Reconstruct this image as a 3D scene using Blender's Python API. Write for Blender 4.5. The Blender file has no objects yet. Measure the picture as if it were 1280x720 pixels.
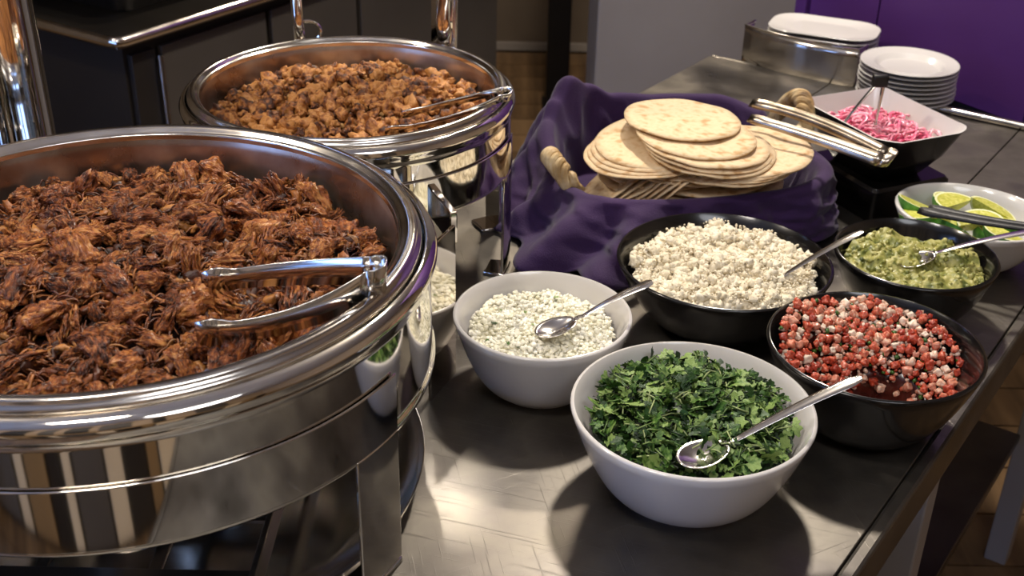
import bpy, math, random
from mathutils import Vector, Matrix, noise
R = math.radians
rnd = random.Random(7)
col = bpy.context.scene.collection
scene = bpy.context.scene

# ------------------------------------------------------------------ camera, world, lights, exposure
PITCH, ROLL, CAMH, FPX = R(28.8), R(1.2), 0.80, 1500.0
cam = bpy.data.cameras.new('camera'); cam_o = bpy.data.objects.new('camera', cam); col.objects.link(cam_o)
cam.sensor_width = 36.0; cam.lens = FPX / 1280 * 36.0; cam.clip_start = .02
_f = Vector((0, math.cos(PITCH), -math.sin(PITCH))); _x = Vector((1, 0, 0)); _u = _x.cross(_f)
_x2 = math.cos(ROLL) * _x + math.sin(ROLL) * _u; _u2 = -math.sin(ROLL) * _x + math.cos(ROLL) * _u
cam_o.matrix_world = Matrix(((_x2.x, _u2.x, -_f.x, 0), (_x2.y, _u2.y, -_f.y, 0), (_x2.z, _u2.z, -_f.z, CAMH), (0, 0, 0, 1)))
cam.dof.use_dof = True; cam.dof.focus_distance = 1.30; cam.dof.aperture_fstop = 9.0
scene.camera = cam_o

world = bpy.data.worlds.new('world'); scene.world = world; world.use_nodes = True
world.node_tree.nodes['Background'].inputs[0].default_value = (.75, .8, 1, 1)
world.node_tree.nodes['Background'].inputs[1].default_value = .05

def area(name, loc, target, power, size, color):
    l = bpy.data.lights.new(name, 'AREA'); l.shape = 'DISK'; l.size = size; l.energy = power; l.color = color
    o = bpy.data.objects.new(name, l); col.objects.link(o); o.location = loc
    o.rotation_euler = (Vector(target) - Vector(loc)).to_track_quat('-Z', 'Y').to_euler()
    return o
area('ceiling_lamp_key', (.45, 2.40, 1.85), (.15, 1.2, 0), 34, .16, (1, .92, .81))
area('ceiling_lamp_side', (-1.35, 1.35, 1.85), (0, 1.3, 0), 15, .16, (1, .88, .72))
area('fill_light_near', (.6, -.2, 1.90), (.2, 1.2, 0), 13, 1.0, (.93, .95, 1))  # added cool front fill, enlarged to show in the chrome rims
sp = bpy.data.lights.new('added_patch_spot', 'SPOT'); sp.energy = 130; sp.spot_size = R(2.6); sp.spot_blend = .55; sp.shadow_soft_size = .03; sp.color = (1, .93, .82)  # spot added in place of the light patch the large dish reflects onto the table
sp_o = bpy.data.objects.new('added_patch_spot', sp); col.objects.link(sp_o); sp_o.location = (-.25, 2.5, 1.88)
sp_o.rotation_euler = (Vector((-.068, 1.0, 0)) - sp_o.location).to_track_quat('-Z', 'Y').to_euler()
area('fill_light_behind', (-.5, .35, 1.90), (-.5, -.6, -.6), 16, .5, (1, .92, .84))  # added to brighten the reflected counter, also fills the bowl fronts
area('fill_light_far', (.2, 3.7, 1.88), (.1, 4.4, -.9), 32, .3, (1, .87, .7))  # added fill that lifts the far floor and background

vs = scene.view_settings
vs.view_transform = 'Standard'; vs.look = 'None'; vs.gamma = 1; vs.use_curve_mapping = False; vs.exposure = 0.35

# ------------------------------------------------------------------ helpers
def hx(s):
    s = s.lstrip('#'); o = []
    for i in (0, 2, 4):
        c = int(s[i:i + 2], 16) / 255; o.append(c / 12.92 if c <= .04045 else ((c + .055) / 1.055) ** 2.4)
    return (*o, 1)

def mat(name, colors, rough=.5, metal=0, scale=8, stretch=(1, 1, 1), bump=0, bscale=40, bstretch=(1, 1, 1), coords='Object', detail=6,
        coat=0, sss=0, rvar=0, rand=0, attr=None, spec=.5, trans=0, emit=None, estr=0, sheen=0, ior=1.45, aniso=0):
    m = bpy.data.materials.new(name); m.use_nodes = True; nt = m.node_tree; N = nt.nodes; L = nt.links
    b = N['Principled BSDF']; b.inputs['Roughness'].default_value = rough; b.inputs['Metallic'].default_value = metal
    b.inputs['Coat Weight'].default_value = coat; b.inputs['Coat Roughness'].default_value = .08
    b.inputs['Specular IOR Level'].default_value = spec; b.inputs['Transmission Weight'].default_value = trans; b.inputs['IOR'].default_value = ior
    b.inputs['Sheen Weight'].default_value = sheen; b.inputs['Anisotropic'].default_value = aniso
    if sss: b.inputs['Subsurface Weight'].default_value = sss; b.inputs['Subsurface Scale'].default_value = .006
    tc = N.new('ShaderNodeTexCoord')
    def mapped(st):
        mp = N.new('ShaderNodeMapping'); mp.inputs['Scale'].default_value = st; L.new(tc.outputs[coords], mp.inputs[0]); return mp.outputs[0]
    colors = [hx(c) if isinstance(c, str) else c for c in colors]
    src = None
    if attr:
        a = N.new('ShaderNodeAttribute'); a.attribute_name = attr; src = a.outputs['Color']
    if len(colors) == 1:
        b.inputs['Base Color'].default_value = colors[0]
    if len(colors) > 1 or rvar:
        nz = N.new('ShaderNodeTexNoise'); nz.inputs['Scale'].default_value = scale; nz.inputs['Detail'].default_value = detail
        L.new(mapped(stretch), nz.inputs['Vector'])
    if len(colors) > 1:
        rp = N.new('ShaderNodeValToRGB'); cr = rp.color_ramp
        n = len(colors)
        for i, c in enumerate(colors):
            p = .3 + .4 * i / (n - 1)
            if i < 2: e = cr.elements[i]; e.position = p
            else: e = cr.elements.new(p)
            e.color = c
        fac = nz.outputs['Fac']
        if rand:
            oi = N.new('ShaderNodeObjectInfo'); mm = N.new('ShaderNodeMath'); mm.operation = 'MULTIPLY_ADD'
            L.new(oi.outputs['Random'], mm.inputs[0]); mm.inputs[1].default_value = rand; mm.inputs[2].default_value = -rand / 2
            ad = N.new('ShaderNodeMath'); L.new(mm.outputs[0], ad.inputs[0]); L.new(fac, ad.inputs[1]); fac = ad.outputs[0]
        L.new(fac, rp.inputs[0])
        if src:
            mx = N.new('ShaderNodeMix'); mx.data_type = 'RGBA'; mx.blend_type = 'MULTIPLY'; mx.inputs[0].default_value = 1
            L.new(rp.outputs[0], mx.inputs[6]); L.new(src, mx.inputs[7]); src = mx.outputs[2]
        else: src = rp.outputs[0]
    if src: L.new(src, b.inputs['Base Color'])
    if rvar:
        mr = N.new('ShaderNodeMapRange'); L.new(nz.outputs['Fac'], mr.inputs[0])
        mr.inputs[1].default_value = .3; mr.inputs[2].default_value = .7
        mr.inputs[3].default_value = max(0.01, rough - rvar); mr.inputs[4].default_value = rough + rvar; L.new(mr.outputs[0], b.inputs['Roughness'])
    if bump:
        n2 = N.new('ShaderNodeTexNoise'); n2.inputs['Scale'].default_value = bscale; n2.inputs['Detail'].default_value = 5
        L.new(mapped(bstretch), n2.inputs['Vector'])
        bp = N.new('ShaderNodeBump'); bp.inputs['Strength'].default_value = bump; bp.inputs['Distance'].default_value = .004
        L.new(n2.outputs['Fac'], bp.inputs['Height']); L.new(bp.outputs[0], b.inputs['Normal'])
    if emit:
        b.inputs['Emission Color'].default_value = hx(emit); b.inputs['Emission Strength'].default_value = estr
    return m

class MB:
    """collects geometry; build() links it as one mesh object"""
    def __init__(s): s.v = []; s.f = []; s.c = []
    def add(s, vs_, fs, color=None):
        o = len(s.v); s.v += [tuple(v) for v in vs_]; s.f += [tuple(i + o for i in f) for f in fs]
        if color is not None: s.c += [color] * len(fs)
        return s
    def box(s, x0, x1, y0, y1, z0, z1, M=None):
        vs_ = [Vector(p) for p in ((x0, y0, z0), (x1, y0, z0), (x1, y1, z0), (x0, y1, z0), (x0, y0, z1), (x1, y0, z1), (x1, y1, z1), (x0, y1, z1))]
        if M: vs_ = [M @ v for v in vs_]
        return s.add(vs_, [(0, 3, 2, 1), (4, 5, 6, 7), (0, 1, 5, 4), (1, 2, 6, 5), (2, 3, 7, 6), (3, 0, 4, 7)])
    def prism(s, pts, z0, z1):
        n = len(pts); vs_ = [(x, y, z0) for x, y in pts] + [(x, y, z1) for x, y in pts]
        return s.add(vs_, [tuple(range(n - 1, -1, -1)), tuple(range(n, 2 * n))] + [(i, (i + 1) % n, n + (i + 1) % n, n + i) for i in range(n)])
    def lathe(s, prof, seg=64, a0=0, a1=2 * math.pi, sx=1, sy=1, c=(0, 0)):
        full = abs(a1 - a0 - 2 * math.pi) < 1e-6; k = seg if full else seg + 1
        vs_ = []; fs = []
        for i in range(k):
            a = a0 + (a1 - a0) * i / seg
            for r, z in prof: vs_.append((c[0] + r * sx * math.cos(a), c[1] + r * sy * math.sin(a), z))
        m = len(prof)
        for i in range(seg):
            j = (i + 1) % k
            for q in range(m - 1): fs.append((i * m + q, j * m + q, j * m + q + 1, i * m + q + 1))
        return s.add(vs_, fs)
    def tube(s, path, rad, seg=8, flat=1.0, up=None, closed=False, caps=True):
        path = [Vector(p) for p in path]; n = len(path)
        rads = rad if isinstance(rad, (list, tuple)) else [rad] * n
        vs_ = []; fs = []; pn = None
        for i, p in enumerate(path):
            if closed: t = path[(i + 1) % n] - path[i - 1]
            else: t = path[min(i + 1, n - 1)] - path[max(i - 1, 0)]
            t.normalize()
            if pn is None:
                ref = Vector(up) if up else (Vector((0, 0, 1)) if abs(t.z) < .9 else Vector((1, 0, 0)))
            else: ref = pn
            nn = ref - t * ref.dot(t); nn.normalize(); pn = nn; bb = t.cross(nn)
            for k in range(seg):
                a = 2 * math.pi * k / seg; vs_.append(p + bb * (math.cos(a) * rads[i]) + nn * (math.sin(a) * rads[i] * flat))
        for i in range(n if closed else n - 1):
            j = (i + 1) % n
            for k in range(seg): fs.append((i * seg + k, i * seg + (k + 1) % seg, j * seg + (k + 1) % seg, j * seg + k))
        if caps and not closed: fs += [tuple(range(seg - 1, -1, -1)), tuple(range((n - 1) * seg, n * seg))]
        return s.add(vs_, fs)
    def strip(s, path, sides):
        """ribbon: path points with full-width side vectors"""
        vs_ = []; fs = []
        for p, d in zip(path, sides): p = Vector(p); d = Vector(d); vs_ += [p - d / 2, p + d / 2]
        for i in range(len(path) - 1): fs.append((2 * i, 2 * i + 2, 2 * i + 3, 2 * i + 1))
        return s.add(vs_, fs)
    def grid(s, fn, nu, nv, wrapu=False):
        vs_ = [fn(i / (nu if wrapu else nu - 1), j / (nv - 1)) for i in range(nu) for j in range(nv)]
        fs = []
        for i in range(nu if wrapu else nu - 1):
            k = (i + 1) % nu
            for j in range(nv - 1): fs.append((i * nv + j, k * nv + j, k * nv + j + 1, i * nv + j + 1))
        return s.add(vs_, fs)
    def build(s, name, m, parent=None, smooth=True, bevel=0, solid=0, sub=0, loc=None, angle=40, wn=False):
        me = bpy.data.meshes.new(name); me.from_pydata(s.v, [], s.f); me.update()
        if s.c and len(s.c) == len(s.f):
            ca = me.color_attributes.new('tint', 'FLOAT_COLOR', 'CORNER'); buf = []
            for p, c in zip(me.polygons, s.c): buf += list(c) * p.loop_total
            ca.data.foreach_set('color', buf)
        me.materials.append(m)
        o = bpy.data.objects.new(name, me); col.objects.link(o)
        if smooth:
            me.shade_smooth()
            if angle < 180: me.set_sharp_from_angle(angle=R(angle))
        if parent: o.parent = parent
        if loc: o.location = loc
        if sub: md = o.modifiers.new('sub', 'SUBSURF'); md.levels = sub; md.render_levels = sub
        if solid: md = o.modifiers.new('solid', 'SOLIDIFY'); md.thickness = solid; md.offset = 0
        if wn: md = o.modifiers.new('wn', 'WEIGHTED_NORMAL'); md.keep_sharp = True; md.weight = 80
        if bevel: md = o.modifiers.new('bev', 'BEVEL'); md.width = bevel; md.segments = 2; md.limit_method = 'ANGLE'
        return o

def fillet(prof, r=.002, n=3):
    out = [prof[0]]
    for a, b, c in zip(prof[:-2], prof[1:-1], prof[2:]):
        A, B, C = Vector(a), Vector(b), Vector(c); d1, d2 = (A - B).length, (C - B).length; q = min(r, d1 * .45, d2 * .45)
        P, Q = B.lerp(A, q / max(d1, 1e-9)), B.lerp(C, q / max(d2, 1e-9))
        for i in range(n + 1): u = i / n; out.append(tuple((1 - u) ** 2 * P + 2 * u * (1 - u) * B + u * u * Q))
    return out + [prof[-1]]

def tag(o, label=None, cat=None, group=None, kind=None):
    if label: o['label'] = label
    if cat: o['category'] = cat
    if group: o['group'] = group
    if kind: o['kind'] = kind
    return o
def empty(name, loc, label=None, cat=None, group=None, rz=0):
    o = bpy.data.objects.new(name, None); col.objects.link(o); o.location = loc; o.rotation_euler.z = rz; o.empty_display_size = .02
    return tag(o, label, cat, group)
def struct(o): o['kind'] = 'structure'; return o
def nz(x, y=0, z=0): return noise.noise(Vector((x, y, z)))
def lerp(a, b, t): return a + (b - a) * t
def V(*a): return Vector(a)
def bez(p0, p1, p2, n=10):
    p0, p1, p2 = Vector(p0), Vector(p1), Vector(p2)
    return [(1 - t) ** 2 * p0 + 2 * t * (1 - t) * p1 + t * t * p2 for t in [i / (n - 1) for i in range(n)]]
CT, ST = math.cos(R(55)), math.sin(R(55))
def NT(n, t, z=0): return Vector((n * ST + t * CT, -n * CT + t * ST, z))     # table axes: n across, t along

# ------------------------------------------------------------------ materials
M = {}
M['steel_top'] = mat('scratched_steel_top', ['#48443f', '#645f5a', '#787269', '#544f4a'], rough=.40, metal=.9, scale=6, rvar=.14, detail=9)
def scratches(m):
    nt = m.node_tree; N = nt.nodes; L = nt.links; b = N['Principled BSDF']; tc = N.new('ShaderNodeTexCoord'); acc = None
    for rot_, sx_, sy_, sc_, th in ((.3, 5, 420, 1.0, .62), (1.35, 7, 500, 1.0, .64), (-.5, 4, 360, 1.0, .65)  ):
        mp = N.new('ShaderNodeMapping'); mp.inputs['Rotation'].default_value = (0, 0, rot_); L.new(tc.outputs['Object'], mp.inputs[0])
        m2 = N.new('ShaderNodeMapping'); m2.inputs['Scale'].default_value = (sx_, sy_, 1); L.new(mp.outputs[0], m2.inputs[0])
        n_ = N.new('ShaderNodeTexNoise'); n_.inputs['Scale'].default_value = sc_; n_.inputs['Detail'].default_value = 3; n_.inputs['Distortion'].default_value = .05; L.new(m2.outputs[0], n_.inputs['Vector'])
        r_ = N.new('ShaderNodeMapRange'); r_.inputs[1].default_value = th; r_.inputs[2].default_value = th + .08; L.new(n_.outputs['Fac'], r_.inputs[0])
        if acc is None: acc = r_.outputs[0]
        else: a = N.new('ShaderNodeMath'); a.operation = 'MAXIMUM'; L.new(acc, a.inputs[0]); L.new(r_.outputs[0], a.inputs[1]); acc = a.outputs[0]
    bp = N.new('ShaderNodeBump'); bp.inputs['Strength'].default_value = .3; bp.inputs['Distance'].default_value = .0006; L.new(acc, bp.inputs['Height']); L.new(bp.outputs[0], b.inputs['Normal'])
scratches(M['steel_top'])
M['steel_dark'] = mat('dark_steel', ['#5a544e', '#7a736b'], rough=.35, metal=1, scale=6)
M['chrome'] = mat('polished_chrome', ['#dcd6cd', '#e6e1d8'], rough=.06, metal=1, scale=3)
M['chrome_soft'] = mat('satin_chrome_rim', ['#d6cfc5', '#e2dcd3'], rough=.16, metal=1, scale=20, rvar=.05)
M['pan_inner'] = mat('stained_steel_pan', ['#7a5a45', '#98806e', '#c0b6ac', '#a08a78'], rough=.3, metal=.9, scale=7, rvar=.08)
M['fork_steel'] = mat('cutlery_steel', ['#d8d4ce', '#e0dcd6'], rough=.16, metal=1, scale=20)
M['tong_steel'] = mat('reflection_tinted_steel', ['#7d6f5e', '#a89a88', '#c9c0b4'], rough=.24, metal=1, scale=18)  # darker brown base paints in the reflections on the tortilla tongs
M['white_china'] = mat('white_china', ['#d0ccc8', '#d6d2ce'], rough=.18, scale=6, coat=.5)
M['black_china'] = mat('black_melamine', ['#0b0a0a', '#141211'], rough=.2, scale=12, coat=.4)
M['black_metal'] = mat('black_metal', ['#080707', '#121010'], rough=.45, scale=10)
M['purple_cloth'] = mat('purple_cloth', ['#2a0f3d', '#321547'], rough=.85, scale=9, sheen=.12, bump=.25, bscale=500)
M['purple_wall'] = mat('purple_panel', ['#4a2168', '#512871'], rough=.6, scale=4)
M['wicker'] = mat('wicker', ['#5a4022', '#b99a6a', '#e0cda6'], rough=.55, scale=30, bump=.3, bscale=150)
M['floor'] = mat('wood_floor', ['#4d3a27', '#6a5238', '#7c6245'], rough=.45, scale=3, stretch=(6, 1, 1), rand=.25, bump=.05, bscale=30)
M['wall'] = mat('plaster_wall', ['#5d5145', '#6a5d50'], rough=.8, scale=2)
M['wall_beige'] = mat('beige_wall', ['#a08a70', '#b39b80'], rough=.7, scale=2)
M['ceiling'] = mat('ceiling_plaster', ['#cdc6bc', '#d6d0c6'], rough=.9, scale=3)
M['grey_panel'] = mat('grey_laminate', ['#8b837d', '#958d87'], rough=.55, scale=3)
M['dark_panel'] = mat('dark_laminate', ['#1d1916', '#2a241f'], rough=.5, scale=4)
M['mid_panel'] = mat('grey_brown_laminate', ['#4a443f', '#544d47'], rough=.5, scale=4)
M['tan'] = mat('tan_wood', ['#7a6040', '#93754f'], rough=.5, scale=5, stretch=(1, 1, .15))
M['copper'] = mat('copper_shade', ['#6b4630', '#8a5c3e'], rough=.3, metal=.9, scale=6)
M['window_glow'] = mat('daylight_pane', ['#9fc0ff'], emit='#8fb4ff', estr=5)
M['olive'] = mat('olive_board', ['#4d451d', '#5c5326'], rough=.7, scale=5)
M['grey_plastic'] = mat('grey_plastic', ['#5c5853', '#68635d'], rough=.6, scale=5)

# ------------------------------------------------------------------ room
FZ = -0.90; CZ = 1.95; XL, XR, YB, YF = -2.3, 2.8, 5.38, -1.15
fl = struct(MB().box(XL, XR, YF, YB, FZ - .1, FZ - .012).build('floor', M['floor'], smooth=False))
pw = .17
pl = MB().box(-.8, .8, -pw / 2 + .003, pw / 2 - .003, -.012, 0)
pl0 = pl.build('plank', M['floor'], fl, smooth=False)
k = 0
for iy in range(int((YB - YF - .04) / pw)):
    y = YF + .02 + pw * (iy + .5)
    for ix in range(3):
        x = XL + .85 + ix * 1.6 + .02
        o = pl0 if k == 0 else pl0.copy()
        if k: col.objects.link(o)
        o.location = (x, y, FZ); k += 1
struct(MB().box(XL, XR, YF, YB, CZ, CZ + .1).build('ceiling', M['ceiling'], smooth=False))
struct(MB().box(XL, XR, YB, YB + .1, FZ - .1, CZ).build('wall_back', M['wall'], smooth=False))
struct(MB().box(XL, XR, YB - .02, YB, FZ, FZ + .035).build('baseboard_back', M['grey_panel'], smooth=False))
struct(MB().box(XR, XR + .1, YF, YB, FZ - .1, CZ).build('wall_right', M['wall_beige'], smooth=False))
struct(MB().box(XL - .1, XL, YF, YB, FZ - .1, CZ).build('wall_left', M['wall'], smooth=False))
struct(MB().box(XL, XR, YF - .1, YF, FZ - .1, CZ).build('wall_front', M['wall_beige'], smooth=False))
for i, (x0, x1, mm) in enumerate(((-1.15, -.85, 'dark_panel'), (-.45, -.2, 'dark_panel'), (-.1, .25, 'mid_panel'), (.5, .66, 'dark_panel'), (1.1, 1.7, 'mid_panel'), (-.72, -.55, 'mid_panel'))):
    struct(MB().box(x0, x1, YF, YF + .02, FZ, CZ - .3).build('reflection_strip_%d' % (i + 1), M[mm], smooth=False))  # unseen dark and mid strips added to stripe the chrome reflections
for i, y0 in enumerate((-.75, .15)):                                   # floor-length daylight windows
    w = struct(MB().box(XL, XL + .012, y0, y0 + .62, FZ + .06, 1.3).build('window_%d' % (i + 1), M['window_glow'], smooth=False))
    fr = MB()
    for a, b_ in ((y0 - .05, y0), (y0 + .62, y0 + .67), (y0 + .295, y0 + .325)): fr.box(XL, XL + .03, a, b_, FZ + .02, 1.35)
    fr.box(XL, XL + .03, y0 - .05, y0 + .67, 1.3, 1.35).box(XL, XL + .03, y0 - .05, y0 + .67, FZ + .02, FZ + .07)
    fr.build('window_frame', M['dark_panel'], w, smooth=False)

# panelled counter and lit fridge, added unseen for the polished pans to reflect
M['cream'] = mat('cream_laminate', ['#c9b496', '#d6c3a6'], rough=.45, scale=3)
M['glass_glow'] = mat('added_glow_glass', ['#6f93d8'], emit='#7ea6f0', estr=1.6)  # bluish glow added for the polished dishes to pick up
sv = empty('reflection_counter', (0, -.78, FZ), 'panelled counter added unseen for the polished dishes to reflect', 'counter')
MB().box(-1.25, 2.0, -.3, .28, .84, .88).build('worktop', M['tan'], sv, smooth=False, bevel=.004)
MB().box(-1.2, 1.95, -.28, .22, 0, .84).build('carcass', M['black_metal'], sv, smooth=False)
x = -1.2
for i, (w_, mm) in enumerate(((.22, 'mid_panel'), (.10, 'cream'), (.20, 'tan'), (.12, 'dark_panel'), (.09, 'cream'), (.26, 'mid_panel'), (.16, 'cream'), (.2, 'dark_panel'), (.12, 'tan'), (.3, 'cream'), (.2, 'dark_panel'), (.3, 'mid_panel'), (.3, 'cream'), (.3, 'tan'))):
    MB().box(x + .012, x + w_ - .012, .222, .24, .03, .82).build('panel', M[mm], sv, smooth=False, bevel=.002); x += w_
fg = empty('reflection_fridge', (-1.62, -.70, FZ), 'glowing glass-fronted fridge added unseen beside the reflected counter', 'fridge')  # glowing box added out of view, mirrored in the dishes
MB().box(-.33, .33, -.3, .3, 0, 1.5).build('cabinet', M['dark_panel'], fg, smooth=False, bevel=.005)
for q in (-.16, .16): MB().box(q - .13, q + .13, .302, .31, .12, 1.4).build('glass_door', M['glass_glow'], fg, smooth=False)

# purple partition beyond the table, three boards
A = NT(-.10, 2.325); B = NT(-1.07, 2.68); d = (B - A); Ld = d.length; ang = math.atan2(d.y, d.x)
pp = empty('purple_partition', (A.x, A.y, FZ), 'purple board partition standing behind the plates and caddy', 'partition', rz=ang)
cuts = [-.55, Ld * .43, Ld * .985, Ld]
cuts = [.24, .40, .80, Ld - .035]
for a, b_ in zip(cuts[:-1], cuts[1:]):
    MB().box(a + .002, b_ - .002, -.03, 0, .84, 2.3).build('board', M['purple_wall'], pp, smooth=False, bevel=.002)
MB().box(Ld - .033, Ld, -.05, .012, 0, 2.32).build('end_post', M['purple_wall'], pp, smooth=False, bevel=.004)
MB().box(.20, .238, -.04, .0, 0, 2.3).build('end_post', M['purple_wall'], pp, smooth=False, bevel=.004)
MB().box(.24, Ld - .035, -.025, -.005, .80, .838).build('bottom_rail', M['dark_panel'], pp, smooth=False)

# grey column and black post behind the table
gc = empty('grey_column', (.62, 3.62, FZ), 'tall grey laminate cabinet column beside the purple partition', 'column')
MB().box(-.385, .35, -.14, .3, .0, 2.2).build('body', M['grey_panel'], gc, smooth=False, bevel=.006)
MB().box(-.37, .34, -.12, .28, -.0, .06).build('plinth', M['dark_panel'], gc, smooth=False)
bp_ = empty('black_post', (.165, 4.66, FZ), 'black square post standing on the wood floor', 'post')
MB().box(-.045, .045, -.045, .045, .012, 2.7).build('shaft', M['black_metal'], bp_, smooth=False, bevel=.003)
MB().box(-.06, .06, -.06, .06, 0, .012).build('base_plate', M['black_metal'], bp_, smooth=False, bevel=.002)

# ------------------------------------------------------------------ serving table
tb = empty('serving_table', NT(-.65, 1.1, FZ), 'long stainless steel serving table carrying the whole buffet', 'table')
o0 = tb.location.copy()
def nbox(mb, n0, n1, t0, t1, z0, z1):
    mb.prism([tuple((NT(a, b_) - Vector((o0.x, o0.y, 0))).xy) for a, b_ in ((n0, t0), (n1, t0), (n1, t1), (n0, t1))], z0 - FZ, z1 - FZ); return mb
TF = 2.30
for n0, n1, t0, t1 in ((-1.10, -.249, .32, 1.86), (-1.10, -.825, 1.862, TF), (-.823, -.441, 1.862, TF), (-.439, -.249, 1.862, TF), (-1.62, -1.102, .32, 1.38)):
    nbox(MB(), n0, n1, t0, t1, -.012, 0).build('top_sheet', M['steel_top'], tb, smooth=False, bevel=.0012)
nbox(MB(), -.248, -.231, .32, TF, -.06, .0005).build('edge_lip', M['steel_top'], tb, smooth=False, bevel=.004)
nbox(MB(), -1.62, -.249, .308, .319, -.06, .0).build('end_lip', M['steel_top'], tb, smooth=False, bevel=.003)
nbox(MB(), -1.10, -.249, TF, TF + .012, -.06, .0).build('end_lip', M['steel_top'], tb, smooth=False, bevel=.003)
nbox(MB(), -1.09, -.26, .33, TF - .01, -.035, -.013).build('underframe', M['steel_dark'], tb, smooth=False)
nbox(MB(), -1.61, -1.10, .33, 1.37, -.035, -.013).build('underframe', M['steel_dark'], tb, smooth=False)
for n, t in ((-.275, .36), (-.275, .90), (-.275, 1.30), (-.275, 2.2), (-1.06, .36), (-1.06, 2.2), (-1.58, .36), (-1.58, 1.3)):
    nbox(MB(), n - .022, n + .022, t - .022, t + .022, FZ + .0, -.036).build('leg', M['grey_panel'], tb, smooth=False, bevel=.003)
nbox(MB(), -1.05, -.29, .34, 2.18, -.60, -.58).build('lower_shelf', M['steel_dark'], tb, smooth=False, bevel=.002)
nbox(MB(), -.335, -.30, .35, 2.18, -.12, -.09).build('side_rail', M['steel_dark'], tb, smooth=False, bevel=.002)
# rail along the far edge
rl = empty('edge_rail', NT(-.45, 2.265), 'thin polished metal rail lying along the far table edge', 'rail')
MB().tube([NT(-.68, 2.265, .007) - NT(-.45, 2.265), NT(-.1, 2.265, .007) - NT(-.45, 2.265)], .0065, 12).build('bar', M['chrome_soft'], rl)
for n in (-.66, -.3): MB().box(-.008, .008, -.008, .008, .0, .004).build('bracket', M['chrome_soft'], rl, smooth=False, loc=NT(n, 2.265) - NT(-.45, 2.265))
# low back counter behind the far edge
bc = empty('back_counter', NT(-.7, 2.46, FZ), 'narrow dark counter behind the table end, below the caddy', 'counter', rz=R(-35))
MB().box(-.30, .03, -.14, .05, .86, .893).build('top', M['steel_dark'], bc, smooth=False, bevel=.002)
MB().box(-.27, .0, -.11, .03, .0, .86).build('carcass', M['dark_panel'], bc, smooth=False)

# objects under the table seen past the edge
for i, (n, t, mm, lab) in enumerate(((-.42, 1.02, 'mid_panel', 'grey storage cabinet under the table, next to the black one'), (-.42, 1.42, 'black_metal', 'black storage cabinet under the table beyond the grey one'))):
    c = empty('storage_cabinet', NT(n, t, -.58), lab, 'cabinet', rz=R(55))
    MB().box(-.17, .17, -.02, .28, .0, .42).build('carcass', M['dark_panel'], c, smooth=False, bevel=.003)
    for s in (-1, 1):
        dd = MB().box(-.08, .08, -.034, -.021, .01, .41).build('door', M[mm], c, smooth=False, bevel=.002, loc=(s * .085, 0, 0))
        MB().tube([(-s * .06, -.05, .25), (-s * .06, -.05, .36)], .005, 8).tube([(-s * .06, -.035, .26), (-s * .06, -.05, .26)], .003, 6).tube([(-s * .06, -.035, .35), (-s * .06, -.05, .35)], .003, 6).build('handle', M['chrome_soft'], dd)

# ------------------------------------------------------------------ chafing dishes
def arc_pts(r, a0, a1, n): return [(r * math.cos(R(lerp(a0, a1, i / (n - 1)))), r * math.sin(R(lerp(a0, a1, i / (n - 1))))) for i in range(n)]
def arc_band(r0, r1, a0, a1, z0, z1, n=40):
    ps = arc_pts(r1, a0, a1, n) + arc_pts(r0, a1, a0, n); return MB().prism(ps, z0, z1)
def chafer(c, Rm, h, hs, hb, frames, label, depth):
    t = empty('chafing_dish', (c[0], c[1], 0), label, 'chafing dish', 'round chafing dishes')
    w = .984 * Rm
    body = fillet([(.0, hb - .014), (.80 * Rm, hb - .014), (.93 * Rm, hb - .008), (w - .004, hb - .004), (w + .001, hb + .001), (w + .001, hb + .006), (w - .002, hb + .011), (w - .002, h - .026), (w + .001, h - .020),
            (Rm - .002, h - .017), (Rm, h - .010), (Rm - .0015, h - .005), (.982 * Rm, h - .001), (.962 * Rm, h + .0015), (.955 * Rm, h - .003), (.953 * Rm, h - .05)], .003, 4)
    MB().lathe(body, 160).build('water_pan', M['chrome'], t, angle=180, wn=True)
    pan = fillet([(.951 * Rm, h - .004), (.949 * Rm, h + .003), (.937 * Rm, h + .006), (.930 * Rm, h + .010), (.905 * Rm, h + .0105), (.885 * Rm, h + .005), (.874 * Rm, h + .004), (.8715 * Rm, h - .003)], .0035, 4)
    MB().lathe(pan, 160).build('pan_lip', M['chrome_soft'], t, angle=180, wn=True)
    MB().lathe(fillet([(.8715 * Rm, h - .002), (.866 * Rm, h - .008), (.860 * Rm, h - .03), (.852 * Rm, h - depth + .01), (.83 * Rm, h - depth), (0, h - depth)], .006, 3), 160).build('food_pan', M['pan_inner'], t, angle=180, wn=True)
    for rr, a0, a1, lw in frames:                                   # U-shaped stand frames: band with a strap leg at each end
        b = arc_band(rr - .0025, rr, a0, a1, hb + .004, hs, 90).build('stand_band', M['chrome'], t, angle=30, bevel=.0012)
        dl = math.degrees(lw / rr)
        for s0, s1 in ((a0, a0 + dl), (a1 - dl, a1)):
            lg = arc_band(rr - .004, rr, s0, s1, .006, hb + .004, 8).build('leg', M['chrome'], t, angle=30, bevel=.0012)
            arc_band(rr - .03, rr + .001, s0, s1, 0, .006, 8).build('foot', M['chrome'], lg, angle=30, bevel=.002)
    return t
BIG, BK = (-.377, 1.022), (-.226, 1.551)
big = chafer(BIG, .305, .28, .217, .152, [(.3018, -143, -24, .062), (.3018, 40, 140, .062)], 'large round chafing dish heaped with shredded pork', .09)
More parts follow.
